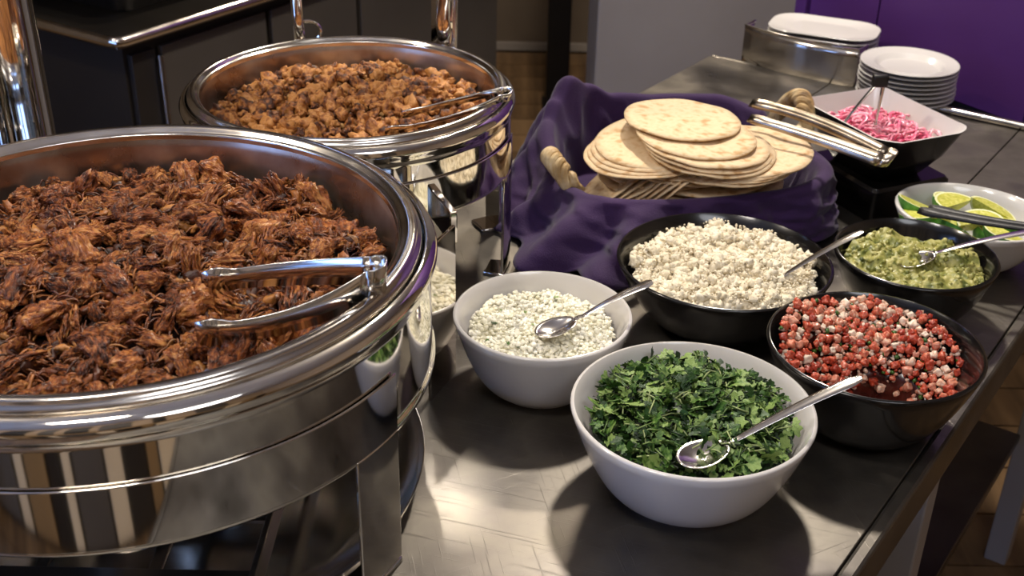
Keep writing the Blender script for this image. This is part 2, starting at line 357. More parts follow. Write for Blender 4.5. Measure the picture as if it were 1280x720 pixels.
# rear frame of the large dish: wider band that carries its lid hinge
bl = [V(-.094, 1.173, 0), V(-.082, 1.203, 0), V(-.070, 1.236, 0)]
loc = lambda p: (p[0] - BIG[0], p[1] - BIG[1], p[2])
for nm, pts_, z0, z1 in (('leg', [(-.096, 1.176), (-.070, 1.240), (-.066, 1.238), (-.092, 1.174)], .0, .20),):
    MB().prism([(x - BIG[0], y - BIG[1]) for x, y in pts_], z0, z1).build(nm, M['chrome'], big, smooth=False, bevel=.001)
br = MB().prism([(x - BIG[0], y - BIG[1]) for x, y in ((-.073, 1.244), (-.064, 1.249), (-.096, 1.330), (-.105, 1.325))], .172, .212).build('hinge_bracket', M['chrome'], big, smooth=False, bevel=.002)
tr = MB().lathe([(0, .022), (.25, .022), (.281, .024), (.286, .03), (.288, .03), (.285, .021), (.25, .018), (0, .018)], 96).build('fuel_tray', M['chrome_soft'], big, angle=60)
MB().lathe([(.24, 0), (.25, .0), (.25, .018), (.24, .018), (.24, 0)], 64).build('tray_foot', M['chrome_soft'], big)
# burner rack under the large dish
rk = MB()
for x in (-.05, .05): rk.box(.02 + x - .006, .02 + x + .006, -.26, .20, .07, .074)
for y in (-.24, -.15, -.06, .03, .12): rk.box(-.09, .16, y - .012, y + .012, .074, .078)
rk.box(-.094, -.088, -.26, .2, .06, .09).box(.158, .164, -.26, .2, .06, .09)
rkM = rk.build('burner_rack', M['steel_dark'], big, smooth=False, bevel=.001)
for y in (-.17, .06): MB().lathe([(0, .0785), (.042, .0785), (.045, .082), (.045, .112), (.042, .116), (.03, .114), (.028, .11), (0, .11)], 32, c=(.035, y)).build('fuel_can', M['chrome_soft'], big)
for p in ((.155, .19), (.155, -.25), (-.085, .19), (-.085, -.25)): MB().box(p[0] - .006, p[0] + .006, p[1] - .006, p[1] + .006, .03, .07).build('rack_post', M['steel_dark'], big, smooth=False)

back = chafer(BK, .2254, .25, .201, .148, [(.2236, -158, -6, .046), (.2236, 22, 158, .046)], 'smaller round chafing dish filled with diced chicken', .07)
# lid hinge arms of the smaller dish, straps rising behind its rim
for nm, p0, p1, wd in (('hinge_arm', (.114, .192, .225), (.119, .199, .56), .034), ('hinge_arm', (-.099, .202, .225), (-.112, .215, .56), .016)):
    d_ = Vector((-.94, .30, 0)).normalized() if wd > .02 else Vector((.95, .2, 0)).normalized()
    mb = MB(); n = 6; path = [Vector(p0).lerp(Vector(p1), i / (n - 1)) for i in range(n)]
    ar = mb.strip(path, [d_ * wd] * n).build(nm, M['chrome'], back, solid=.005)
    if wd > .02:
        e1 = MB().tube([p + d_ * -(wd / 2 + .003) for p in path], .0035, 8).build('arm_edge', M['chrome_soft'], ar)
    else:
        MB().tube([Vector((-.088 + .019 * math.cos(a), .209, .265 + .015 * math.sin(a))) for a in [2 * math.pi * i / 24 for i in range(24)]], .0028, 8, closed=True).build('ring', M['chrome'], ar)
MB().tube([(.112, .18, .215), (.112, .21, .235)], .012, 12).build('hinge_knuckle', M['chrome'], back)
MB().tube([(-.097, .18, .215), (-.097, .21, .235)], .012, 12).build('hinge_knuckle', M['chrome'], back)
MB().box(.158, .184, .03, .052, .12, .147).build('drain_knob', M['chrome_soft'], back, bevel=.004)
# raised dome lid on the arms (only its lower edge dips into the picture)
lidp = [(.236, .0), (.24, .004), (.238, .012), (.225, .05), (.19, .1), (.13, .14), (.06, .158), (0, .162)]
lid = MB().lathe(lidp, 72).build('lid', M['chrome'], back, solid=.002)
lid.location = (.0, .26, .66); lid.rotation_euler = (R(62), 0, R(4))
MB().tube([(.117, .195, .55), (.117, .24, .60)], .006, 8).tube([(-.112, .215, .55), (-.112, .25, .60)], .006, 8).build('lid_stay', M['chrome'], back)

# chrome urn at the far left
ur = empty('drink_urn', (-.72, 1.50, 0), 'tall polished chrome urn behind the large chafing dish', 'urn')
up = [(0, .02), (.10, .02), (.105, .03), (.105, .05), (.098, .06), (.098, .62), (.104, .63), (.104, .65), (.09, .67), (0, .70)]
MB().lathe([(0, .0), (.115, 0), (.118, .008), (.112, .02), (0, .02)], 64).build('base', M['chrome_soft'], ur)
MB().lathe(up, 96).build('body', M['chrome'], ur)
for a in (-78, -48, -20):
    ca, sa = math.cos(R(a)), math.sin(R(a))
    MB().tube([(.0995 * ca, .0995 * sa, .06), (.0995 * ca, .0995 * sa, .62)], .0035, 8).build('rib', M['chrome'], ur)

# ------------------------------------------------------------------ left background: second counter, tray, bucket
sc = empty('side_counter', (-.88, 2.56, FZ), 'dark side counter with bright steel edge behind the chafing dishes', 'counter', rz=R(58))
# local x runs along the visible right edge, local y to the left
MB().box(0, 1.6, 0, .9, .868, .895).build('worktop', M['steel_dark'], sc, smooth=False, bevel=.003)
MB().tube([(.0, .9, .885), (.0, .02, .885), (.006, .006, .885), (.02, 0, .885), (1.6, 0, .885)], .013, 12).build('edge_rail', M['chrome_soft'], sc)
for x0, x1 in ((.06, .13), (.15, .50), (.52, .86), (.88, 1.22), (1.24, 1.58)):
    MB().box(x0, x1, .03, .045, .06, .835).build('door', M['mid_panel'] if x0 > .1 else M['dark_panel'], sc, smooth=False, bevel=.002)
MB().box(.05, 1.58, .046, .86, .02, .866).build('carcass', M['dark_panel'], sc, smooth=False)
MB().tube([(.135, .02, .2), (.135, .02, .82)], .008, 10).build('corner_post', M['chrome_soft'], sc)
ty = empty('black_tray', Vector((-.88, 2.56, -.004)) + Matrix.Rotation(R(58), 3, 'Z') @ Vector((.50, .42, 0)), 'black rectangular roasting pan on the side counter', 'pan', rz=R(58))
def rrect(hx_, hy_, r, n=6):
    o = []
    for cx, cy, a0 in ((hx_ - r, hy_ - r, 0), (-hx_ + r, hy_ - r, 90), (-hx_ + r, -hy_ + r, 180), (hx_ - r, -hy_ + r, 270)):
        for i in range(n + 1): a = R(a0 + 90 * i / n); o.append((cx + r * math.cos(a), cy + r * math.sin(a)))
    return o
def loft(rings, cap0=True, cap1=False):
    mb = MB(); n = len(rings[0][0]); vs_ = [(x, y, z) for ps, z in rings for x, y in ps]; fs = []
    for k_ in range(len(rings) - 1):
        for i in range(n): fs.append((k_ * n + i, k_ * n + (i + 1) % n, (k_ + 1) * n + (i + 1) % n, (k_ + 1) * n + i))
    if cap0: fs.append(tuple(range(n - 1, -1, -1)))
    if cap1: fs.append(tuple(range((len(rings) - 1) * n, len(rings) * n)))
    return mb.add(vs_, fs)
loft([(rrect(.36, .28, .04), 0), (rrect(.39, .31, .05), .07), (rrect(.41, .33, .05), .072), (rrect(.41, .33, .05), .076), (rrect(.385, .305, .045), .074), (rrect(.35, .27, .04), .012)], True, True).build('body', M['black_metal'], ty)
MB().tube([(-.12, .33, .07), (-.12, .38, .075), (.12, .38, .075), (.12, .33, .07)], .006, 8).build('handle', M['black_metal'], ty)
bk = empty('bucket', (-1.12, 2.34, FZ), 'grey plastic bucket on the floor by the side counter', 'bucket')
MB().lathe([(0, .0), (.14, 0), (.15, .02), (.19, .42), (.2, .43), (.2, .45), (.185, .45), (.14, .03), (0, .025)], 40).build('body', M['grey_plastic'], bk)
MB().tube([(.2 * math.cos(R(a)), .2 * math.sin(R(a)), .44 - .1 * math.sin(R(a)) ** 2) for a in range(0, 181, 15)], .004, 6).build('bail', M['steel_dark'], bk)
ob = empty('floor_sign', (-1.62, 3.75, FZ), 'folded olive floor sign standing behind the urn', 'sign')
for s in (-1, 1):
    MB().add([(-.14, s * .16, 0), (.14, s * .16, 0), (.10, s * .01, .8), (-.10, s * .01, .8), (-.14, s * .17, 0), (.14, s * .17, 0), (.10, s * .02, .8), (-.10, s * .02, .8)], [(0, 1, 2, 3), (7, 6, 5, 4), (0, 4, 5, 1), (1, 5, 6, 2), (2, 6, 7, 3), (3, 7, 4, 0)]).build('board', M['olive'], ob, smooth=False)
# dark cabinets along the far wall
for i, (x0, x1, mm, lab) in enumerate(((-1.30, -.93, 'mid_panel', 'grey-brown tall cabinet against the far wall behind the side counter'), (-.90, -.72, 'dark_panel', 'narrow black cabinet against the far wall, between the two wider cabinets'), (-.70, -.22, 'dark_panel', 'dark double cabinet against the far wall behind the hinge arms'))):
    cb = empty('tall_cabinet', ((x0 + x1) / 2, 4.7, FZ), lab, 'cabinet'); hw = (x1 - x0) / 2
    MB().box(-hw, hw, 0, .55, 0, 2.1).build('carcass', M['black_metal'], cb, smooth=False, bevel=.004)
    nd = 2 if hw > .2 else 1
    for q in range(nd):
        a = -hw + .01 + q * (2 * hw - .02) / nd; dw = (2 * hw - .02) / nd - .012
        dr = MB().box(a, a + dw, -.02, -.002, .08, 2.08).build('door', M[mm], cb, smooth=False, bevel=.003)
        MB().box(a + dw - .05, a + dw - .025, -.04, -.021, .2, 1.5).build('handle', M['mid_panel'], dr, smooth=False, bevel=.003)

# ------------------------------------------------------------------ bowls
def bowl(name, c, Rr, h, rb, m, label, group=None, sx=1, rz=0, ex=.55):
    t = empty(name, (c[0], c[1], 0), label, 'bowl', group, rz)
    out = [(0, .003), (rb - .006, .003), (rb - .004, 0), (rb, .0), (rb + .002, .004)]
    n = 14
    for i in range(1, n + 1):
        v = (i / n) ** 1.6; out.append((rb + .003 + (Rr - rb - .003) * v ** ex, .005 + (h - .005) * v))
    lipm = [(Rr - .001, h + .002), (Rr - .004, h + .0025), (Rr - .006, h)]
    inn = []
    for i in range(n - 1, 0, -1):
        v = (i / n) ** 1.6; inn.append((rb + (Rr - rb) * v ** ex - .0065, min(.013 + (h - .011) * v, h - .002)))
    b = MB().lathe(out + lipm + inn + [(0, .013)], 96, sx=sx).build('body', m, t, angle=60)
    return t
ONI, CIL, COT, PIC, GUA, LIM = (.0365, 1.22), (.189, 1.028), (.2735, 1.380), (.4076, 1.151), (.531, 1.413), (.662, 1.575)
WB = 'white serving bowls'; BB = 'black serving bowls'
bowl('white_bowl', ONI, .1055, .095, .057, M['white_china'], 'white china bowl holding chopped onion', WB)
bowl('white_bowl', CIL, .1265, .100, .071, M['white_china'], 'white china bowl holding chopped cilantro', WB)
bowl('white_bowl', LIM, .098, .075, .05, M['white_china'], 'white oval bowl holding lime wedges', WB, sx=1.12, rz=R(-30))
bowl('black_bowl', COT, .139, .090, .065, M['black_china'], 'black bowl holding white crumbled cheese', BB, ex=.50)
bowl('black_bowl', PIC, .120, .105, .052, M['black_china'], 'black bowl holding red tomato salsa', BB, ex=.50)
bowl('black_bowl', GUA, .106, .088, .05, M['black_china'], 'black bowl holding guacamole', BB, ex=.50)
# square two-tone bowl on a black riser
ri = empty('black_riser', (.585, 1.795, 0), 'square black riser block under the pickled onion bowl', 'riser', rz=R(25))
loft([(rrect(.075, .085, .008), 0), (rrect(.075, .085, .008), .05), (rrect(.071, .081, .008), .055), (rrect(.06, .07, .006), .055)], True, True).build('body', M['black_china'], ri, angle=30)
sq = empty('square_bowl', (.578, 1.788, .055), 'square bowl, black outside and white inside, holding pink pickled onion', 'bowl', rz=R(25))
def sqr(hx_, hy_, r, z, lift): return [(x, y, z + lift * (abs(x / hx_) * abs(y / hy_)) ** 1.5) for x, y in rrect(hx_, hy_, r, 10)]
def loft3(rings, cap0=True, cap1=False):
    n = len(rings[0]); mb = MB(); fs = []
    for k_ in range(len(rings) - 1):
        for i in range(n): fs.append((k_ * n + i, k_ * n + (i + 1) % n, (k_ + 1) * n + (i + 1) % n, (k_ + 1) * n + i))
    if cap0: fs.append(tuple(range(n - 1, -1, -1)))
    if cap1: fs.append(tuple(range((len(rings) - 1) * n, len(rings) * n)))
    return mb.add([v for r_ in rings for v in r_], fs)
loft3([sqr(.045, .055, .02, 0, 0), sqr(.05, .06, .022, .004, 0), sqr(.068, .086, .026, .04, 0), sqr(.083, .107, .03, .078, .012), sqr(.0845, .1085, .03, .081, .012)], True).build('outer_shell', M['black_china'], sq, angle=60)
loft3([sqr(.0845, .1085, .03, .081, .012), sqr(.0825, .1065, .03, .0815, .012), sqr(.066, .083, .026, .042, 0), sqr(.05, .06, .022, .01, 0)], False, True).build('white_lining', M['white_china'], sq, angle=60)

# ------------------------------------------------------------------ plates, platters, caddy
pprof = [(0, .0015), (.050, .0015), (.052, 0), (.056, 0), (.058, .003), (.064, .010), (.0925, .0145), (.0936, .0155), (.0925, .0165), (.070, .0130), (.063, .0115), (.057, .0042), (.052, .0032), (0, .0032)]
pm = None; PC = (.768, 2.262)
pc2 = NT(-.672, 2.19)
for i in range(8):
    o = empty('dinner_plate', (.764 + rnd.uniform(-.0015, .0015), 2.262 + rnd.uniform(-.0015, .0015), .0088 * i), None, 'plate', 'stacked white plates by the partition')
    p = MB().lathe(pprof, 72).build('disc', M['white_china'], o, angle=50) if pm is None else pm.copy()
    if pm is not None: col.objects.link(p); p.parent = o
    pm = p
    o['label'] = 'topmost round white plate of the stack behind the pickled onion' if i == 7 else ('undermost round white plate of the stack behind the pickled onion' if i == 0 else 'round white plate within the stack behind the pickled onion')
om = None; OC = NT(-.80, 2.475)
for i in range(7):
    o = empty('platter', (.655, 2.52, -.007 + .0105 * i), None, 'platter', 'stacked white platters behind the caddy', rz=R(-24))
    if om is None:
        ring = lambda s, z: (rrect(.115 * s, .075 * s, .055 * s, 8), z)
        p = loft([ring(.6, 0), ring(.66, .002), ring(.97, .009), ring(1, .0105), ring(.99, .012), ring(.94, .011), ring(.66, .005), ring(.6, .005)], True, True).build('dish', M['white_china'], o, angle=50)
    else: p = om.copy(); col.objects.link(p); p.parent = o
    om = p
    o['label'] = 'topmost oblong white platter of the stack behind the steel caddy' if i == 6 else 'oblong white platter within the stack behind the steel caddy'
cd = empty('steel_caddy', (.588, 2.418, -.007), 'curved steel cutlery caddy at the far table end', 'caddy', rz=R(-38.5))
def cshape(s): 
    o = []
    for i in range(13): a = i / 12; x = lerp(-.128, .128, a); o.append((x * s, -.018 * s * math.sin(math.pi * a) ** .7 - .01))
    return o
cp = [(-.128, .03), *cshape(1), (.128, .03)]
mb = MB(); mb.grid(lambda u, v: (*[lerp(cp[min(int(u * 14), 13)][q], cp[min(int(u * 14), 13) + 1][q], u * 14 - min(int(u * 14), 13)) for q in (0, 1)], .004 + v * .078), 57, 6)
mb.build('front_panel', M['chrome_soft'], cd, solid=.003)
MB().tube([(x, y, .083) for x, y in cp], .003, 8).build('rolled_rim', M['chrome'], cd)
MB().prism(cp, 0, .004).build('base', M['steel_dark'], cd, smooth=False)

# ------------------------------------------------------------------ tortilla basket
BC = Vector((.262, 1.738, 0)); BA = R(15)
bs = empty('wicker_basket', BC, 'oval wicker basket lined with a purple napkin', 'basket', rz=BA)
a_, b_ = .192, .152
def se(th, a, b, p=3.4): return 1 / ((abs(math.cos(th)) / a) ** p + (abs(math.sin(th)) / b) ** p) ** (1 / p)
for i in range(8):
    z = .008 + i * .0085; s = 1 + .035 * i / 9
    MB().tube([(se(u, a_, b_) * s * math.cos(u), se(u, a_, b_) * s * math.sin(u), z + .0012 * math.sin(24 * u + math.pi * (i % 2))) for u in [2 * math.pi * q / 96 for q in range(96)]], .0052, 6, closed=True).build('weave_strand', M['wicker'], bs)
for i in range(24):
    u = 2 * math.pi * i / 24
    MB().tube([(se(u, a_, b_) * math.cos(u), se(u, a_, b_) * math.sin(u), .002), (se(u, a_, b_) * 1.04 * math.cos(u), se(u, a_, b_) * 1.04 * math.sin(u), .076)], .004, 6).build('stake', M['wicker'], bs)
MB().lathe([(0, 0), (1, 0), (1, .006), (0, .006)], 48, sx=a_ * .95, sy=b_ * .95).build('bottom', M['wicker'], bs)
for s in (-1, 1):                                                        # braided handles at both ends
    hd = MB()
    for q in range(4):
        ph = q * 2 * math.pi / 4
        pth = []
        for i in range(61):
            u = i / 60; y = lerp(-.036, .036, u); arch = math.sin(math.pi * u) ** .5
            k_ = 1.0 if s < 0 else 1.5; pth.append((s * (a_ * 1.0 + (.030 if s < 0 else .022) * arch + .0095 * math.cos(ph + u * 15)), y * k_ + (.045 if s > 0 else -.025), .070 + (.042 if s < 0 else .078) * arch + .0095 * math.sin(ph + u * 15)))
        hd.tube(pth, .0062, 8)
    hd.build('handle', M['wicker'], bs)

# purple napkin draped through the basket: az -> (rim height, hem reach beyond rim, hem height)
KEY = [(0, .086, .012, .02), (12, .084, .010, .03), (20, .060, .003, .05), (40, .060, .003, .05), (48, .100, .010, .07), (70, .118, .012, .06), (100, .122, .014, .05), (126, .130, .018, .05), (140, .152, .026, .03), (149, .170, .030, .03), (158, .140, .044, .02),
       (166, .116, .055, .010), (190, .086, .078, .010), (205, .070, .080, .006), (220, .078, .094, .016), (232, .084, .098, .006), (240, .086, .104, .022), (252, .087, .098, .005), (264, .086, .044, .006), (285, .085, .014, .008), (310, .086, .020, .008), (335, .088, .016, .010), (360, .086, .012, .02)]
RIDGE = [(149, 6, .016), (160, 4, -.010), (173, 6, .016), (190, 6, -.012), (203, 5, .016), (215, 6, -.016), (227, 5, .030), (238, 4, -.022), (247, 5, .026), (259, 5, -.014), (270, 5, .016), (283, 6, -.008), (296, 6, .010), (322, 6, .008)]
def ridge(az): return sum(a * math.exp(-(((az - c + 180) % 360 - 180) / w_) ** 2) for c, w_, a in RIDGE)
def key(az, q):
    az %= 360
    for k0, k1 in zip(KEY[:-1], KEY[1:]):
        if k0[0] <= az <= k1[0]:
            u = (az - k0[0]) / (k1[0] - k0[0]); u = u * u * (3 - 2 * u); return lerp(k0[q], k1[q], u)
def nap(u, v):
    az = 360 * u; th = R(az) - BA
    ro = se(th, a_ + .018, b_ + .018)      # just outside the wicker
    zr, reach, zh = key(az, 1), key(az, 2), key(az, 3)
    fold = .5 + .5 * math.sin(R(az) * 7 + .8 + 1.7 * nz(az * .02, 3)); fold2 = nz(az * .05, v * 3, 2)
    if v < .3:
        q = v / .3; r = ro * .80 * q; z = .012 + .004 * nz(q * 5, az * .03)
    elif v < .55:
        q = (v - .3) / .25; r = ro * lerp(.80, .925, q ** .8); z = lerp(.012, zr, q)
        r -= (.008 * fold + .010 * max(0, .5 - 2 * abs(nz(az * .06, q * 1.5, 9)))) * math.sin(q * math.pi)
    elif v < .66:
        q = (v - .55) / .11; r = ro * .925 + (ro * .075 + .004) * q; z = zr + .004 * math.sin(q * math.pi)
    else:
        q = (v - .66) / .34
        az2 = az + 9 * q * q * (1 if 200 < az < 275 else 0)                    # folds swing sideways as they fall
        rg = ridge(az2 - 6 * q)
        r = ro + .004 + reach * (q ** 1.2) + rg * (.25 + .9 * q)
        z = lerp(zr, zh, q ** .9) + rg * .5 * math.sin(q * math.pi) + .006 * fold2 * math.sin(q * math.pi)
        r += .006 * fold2 * math.sin(q * math.pi)
        rf = .011 * (.55 - 2.0 * abs(nz(az * .055 - q * 1.6, q * 2.2 + 5))) + .0035 * nz(az * .22, q * 9, 3)
        r += rf * min(1, q * 3); z += .4 * rf * math.sin(q * math.pi)
        r = max(r, ro + .003)
        z = max(z, .003)
    return (r * math.cos(R(az)), r * math.sin(R(az)), z)
nk = MB().grid(nap, 360, 80, wrapu=True).build('napkin', M['purple_cloth'], None, solid=.0022, loc=BC, angle=180)
tag(nk, 'purple cloth napkin draped through the tortilla basket onto the table', 'napkin')

# tortillas
M['tortilla'] = mat('tortilla', ['#a67c4c', '#d0b088', '#dac29e', '#d4ba94', '#b89466'], rough=.75, scale=42, bump=.25, bscale=60, rand=.12, detail=4)
def tortilla(c, rr, tilt, az, k_, label, wav=.003, bend=0):
    def fn(u, v):
        a = 2 * math.pi * u; r = rr * v * (1 + .018 * nz(math.cos(a) * 1.3 + k_ * 7, math.sin(a) * 1.3))
        x, y = r * math.cos(a), r * math.sin(a)
        z = wav * nz(x * 22 + k_ * 3, y * 22, k_) - bend * (x / rr) ** 2 * rr
        return (x, y, z)
    o = MB().grid(fn, 56, 9, wrapu=True).build('tortilla', M['tortilla'], None, solid=.0022, angle=180)
    o.location = c; o.rotation_euler = Matrix.Rotation(R(tilt), 3, Vector((math.cos(R(az)), math.sin(R(az)), 0))).to_euler()
    return tag(o, label, 'tortilla', 'flour tortillas in the basket')
inner = 'flour tortilla within the lower pile in the basket'
n = 0
for i in range(22):
    u = i / 21; hi = u > .5
    tortilla((.266 + .024 * math.sin(i * 1.9) + .026 * (1 if i % 2 else -.9), (1.692 if hi else 1.698) + .010 * math.cos(i * 2.3), .024 + .0043 * i), (.101 if hi else .090) + .003 * math.sin(i), 1.5 + 1.2 * math.sin(i * 1.3), i * 67, n, inner, .003, .01); n += 1
for i in range(7):
    tortilla((.158 + .013 * i, 1.668 - .004 * i, .078 + .002 * i), .068, -34 - 1.5 * i, 84, n, 'flour tortilla standing on edge at the end of the basket', .004); n += 1
for i in range(5):
    tortilla((.312 + .008 * i, 1.655 + .004 * i, .1095 + .0036 * i), .099, 3.5, 200 + 20 * i, n, 'flour tortilla in the wide layers lying under the basket tongs'); n += 1
for i in range(4):
    tortilla((.196 + .006 * i, 1.668 + .006 * i, .119 + .0036 * i), .094, 5, -80 + 12 * i, n, 'flour tortilla in the layers overhanging the basket end away from the tongs', .003, .03); n += 1
for i in range(3):
    tortilla((.288 - .004 * i, 1.650 + .004 * i, .134 + .0038 * i), .096, 4, 30 + 25 * i, n, 'flour tortilla in the layers just below the top two'); n += 1
tortilla((.268, 1.670, .1475), .089, 3, 60, n, 'flour tortilla second from the top of the pile', .002); n += 1
tortilla((.252, 1.718, .1535), .0885, 2, 100, n, 'topmost flour tortilla of the pile in the basket', .002)

# ------------------------------------------------------------------ cutlery
def spoon(label, pb, neck, end, up=(0, 0, 1), L=.026, W=.018, dish=True, m='fork_steel', sink=0):
    pb, neck, end = Vector(pb), Vector(neck), Vector(end)
    t = empty('serving_spoon', pb, label, 'spoon', 'serving spoons in the bowls')
    ax = (neck - pb).normalized(); upv = Vector(up); upv = (upv - ax * upv.dot(ax)).normalized(); sd = ax.cross(upv)
    def fn(u, v):
        a = 2 * math.pi * u; e = 1 - .12 * math.cos(a)
        return ax * (L * v * math.cos(a)) + sd * (W * v * math.sin(a) * e) + upv * (-.0075 * (1 - v * v))
    if dish: MB().grid(fn, 40, 8, wrapu=True).build('spoon_bowl', M[m], t, solid=.0012, angle=180)
    a = ax * L * .96; n_ = neck - pb; e_ = end - pb; mid = n_.lerp(e_, .5) + Vector((0, 0, .006))
    pth = [a, a.lerp(n_, .5) + upv * .001] + bez(n_, mid, e_, 14)
    ws = [.004, .0032] + [lerp(.0032, .0078, (i / 13) ** .8) for i in range(13)] + [.0045]
    MB().tube(pth, ws, 12, flat=.22, up=upv).build('handle', M[m], t, angle=70)
    return t
spoon('steel spoon lying on the chopped onion', (.0516, 1.192, .0955), (.083, 1.206, .102), (.162, 1.219, .142))
spoon('steel spoon resting in the chopped cilantro', (.190, .949, .100), (.222, .966, .103), (.350, 1.010, .151), L=.029, W=.020)
spoon('steel spoon pushed into the crumbled cheese', (.322, 1.345, .070), (.342, 1.347, .084), (.444, 1.377, .136))
spoon('steel spoon resting in the guacamole', (.534, 1.414, .080), (.562, 1.418, .088), (.690, 1.424, .120))

def tongs(label, arms, bend, side, w0, w1, head=1.5, m='fork_steel', thick=.0014, group='serving tongs'):
    """arms: two lists of points tip..end; bend: points joining the two ends; side(): width direction"""
    base = Vector(arms[0][-1]); t = empty('serving_tongs', base, label, 'tongs', group)
    for pts_ in arms:
        P = [Vector(p) - base for p in pts_]; path = bez(P[0], P[1], P[2], 22); sv = Vector(side)
        ss = []
        for i in range(22):
            u = i / 21; wd = lerp(w0, w1, u); 
            if u < .22: wd = lerp(w0 * head * .75, w0 * head, math.sin(u / .22 * math.pi)) if u < .11 else lerp(w0 * head, w0, (u - .11) / .11)
            ss.append(sv * wd)
        a = MB().strip(path, ss).build('arm', M[m], t, solid=thick)
    e0, e1 = Vector(arms[0][-1]) - base, Vector(arms[1][-1]) - base
    out = Vector(bend) - base
    bp2 = bez(e0, out + (e0 - e1) * .6, out, 6)[:-1] + bez(out, out + (e1 - e0) * .6, e1, 6)
    MB().strip(bp2, [Vector(side) * w1] * len(bp2)).build('spring_bend', M[m], t, solid=thick)
    return t
tongs('steel tongs lying in the shredded pork', [[(-0.2669, 0.8693, 0.2722), (-0.1864, 0.8781, 0.2682), (-0.1256, 0.9046, 0.3016)], [(-0.2826, 0.9566, 0.2722), (-0.206, 0.9664, 0.282), (-0.1256, 0.9321, 0.3016)]], (-0.1099, 0.9223, 0.3026), (.06, -.25, .97), .022, .034)
tongs('steel tongs lying in the diced chicken', [[(-0.1681, 1.4514, 0.2296), (-0.0917, 1.4381, 0.2419), (-0.0204, 1.4789, 0.2663)], [(-0.1528, 1.5023, 0.2317), (-0.0815, 1.5023, 0.252), (-0.0204, 1.5023, 0.2683)]], (-0.0061, 1.4931, 0.2683), (.1, -.55, .83), .012, .016)
tongs('steel tongs leaning on the tortillas and basket edge', [[(.362, 1.762, .166), (.44, 1.70, .174), (.522, 1.582, .160)], [(.352, 1.712, .160), (.43, 1.655, .158), (.512, 1.566, .156)]], (.530, 1.566, .158), (.55, .30, .75), .015, .021, 1.2, 'tong_steel')
pt = tongs('slim tongs with a dark grip standing in the pickled onion', [[(.508, 1.776, .118), (.530, 1.780, .160), (.560, 1.784, .196)], [(.562, 1.774, .122), (.566, 1.780, .160), (.568, 1.784, .196)]], (.566, 1.787, .206), (.2, -.9, .3), .007, .011)
MB().box(-.010, .014, -.006, .008, -.008, .012).build('grip', M['black_metal'], pt, bevel=.003)
tongs('dark steel tongs laid across the lime bowl', [[(.566, 1.528, .098), (.63, 1.475, .104), (.700, 1.440, .112)], [(.585, 1.545, .094), (.65, 1.49, .102), (.706, 1.452, .112)]], (.715, 1.438, .113), (.3, .3, .35), .020, .012, 1.3, 'black_metal')

# ------------------------------------------------------------------ food
def noisy_blob(seed, sub=2, amp=.35, freq=1.6, sq=(1, 1, 1), amp2=.12):
    import bmesh
    bm = bmesh.new(); bmesh.ops.create_icosphere(bm, subdivisions=sub, radius=1)
    vs_ = []
    for v in bm.verts:
        p = v.co; k_ = 1 + amp * nz(p.x * freq + seed * 9.1, p.y * freq, p.z * freq) + amp2 * nz(p.x * freq * 3 + seed, p.y * freq * 3, p.z * freq * 3)
        vs_.append((p.x * k_ * sq[0], p.y * k_ * sq[1], p.z * k_ * sq[2]))
    fs = [tuple(v.index for v in f.verts) for f in bm.faces]; bm.free()
    return vs_, fs
def shred(seed, L=1, W=.38, H=.26, nu=16, nv=14):
    """a torn chunk of meat: ridged along its length, bent, frayed at the ends"""
    r_ = random.Random(seed); bend = r_.uniform(-.5, .5); tw = r_.uniform(-.8, .8); lobes = r_.randint(4, 6)
    vs_ = []; fs = []
    for i in range(nu):
        u = i / (nu - 1); x = (u - .5) * 2; env = max(.05, (1 - abs(x) ** 2.6)) ** .5 * (1 + .35 * nz(u * 3 + seed, 4))
        for k_ in range(nv):
            a = 2 * math.pi * k_ / nv + tw * x
            rid = 1 + .20 * math.sin(lobes * a + 2 * nz(seed, u * 2)) + .45 * nz(math.cos(a) * 2 + seed, math.sin(a) * 2, u * 2.2)
            fray = .22 * nz(k_ * 3.1 + seed, i * .4) * abs(x) ** 3
            vs_.append(((x + fray) * L, (math.cos(a) * W * env * rid + bend * x * x * W), (math.sin(a) * H * env * rid - .25 * x * x * H)))
    for i in range(nu - 1):
        for k_ in range(nv): fs.append((i * nv + k_, i * nv + (k_ + 1) % nv, (i + 1) * nv + (k_ + 1) % nv, (i + 1) * nv + k_))
    fs += [tuple(range(nv - 1, -1, -1)), tuple(range((nu - 1) * nv, nu * nv))]
    return vs_, fs
def xf(vs_, M4): return [M4 @ Vector(v) for v in vs_]
def pose(loc_, s, yaw, pitch=0, roll=0):
    S = Matrix.Diagonal((*(s if isinstance(s, tuple) else (s, s, s)), 1))
    return Matrix.Translation(loc_) @ Matrix.Rotation(yaw, 4, 'Z') @ Matrix.Rotation(pitch, 4, 'Y') @ Matrix.Rotation(roll, 4, 'X') @ S
def disc_pt(rr, r_=rnd):
    a = r_.uniform(0, 2 * math.pi); q = math.sqrt(r_.random()) * rr; return q * math.cos(a), q * math.sin(a)
def poisson(rr, dmin, count, r_=rnd, tries=30, fn=None):
    pts_ = []
    for _ in range(count * tries):
        x, y = disc_pt(rr, r_)
        if fn and not fn(x, y): continue
        if all((x - p[0]) ** 2 + (y - p[1]) ** 2 > dmin * dmin for p in pts_): pts_.append((x, y))
        if len(pts_) >= count: break
    return pts_
def mesh_of(vf, name, m):
    me = bpy.data.meshes.new(name); me.from_pydata([tuple(v) for v in vf[0]], [], vf[1]); me.update(); me.shade_smooth(); me.materials.append(m); return me
def put(name, me, M4, label, cat, group):
    o = bpy.data.objects.new(name, me); col.objects.link(o); o.matrix_world = M4; return tag(o, label, cat, group)
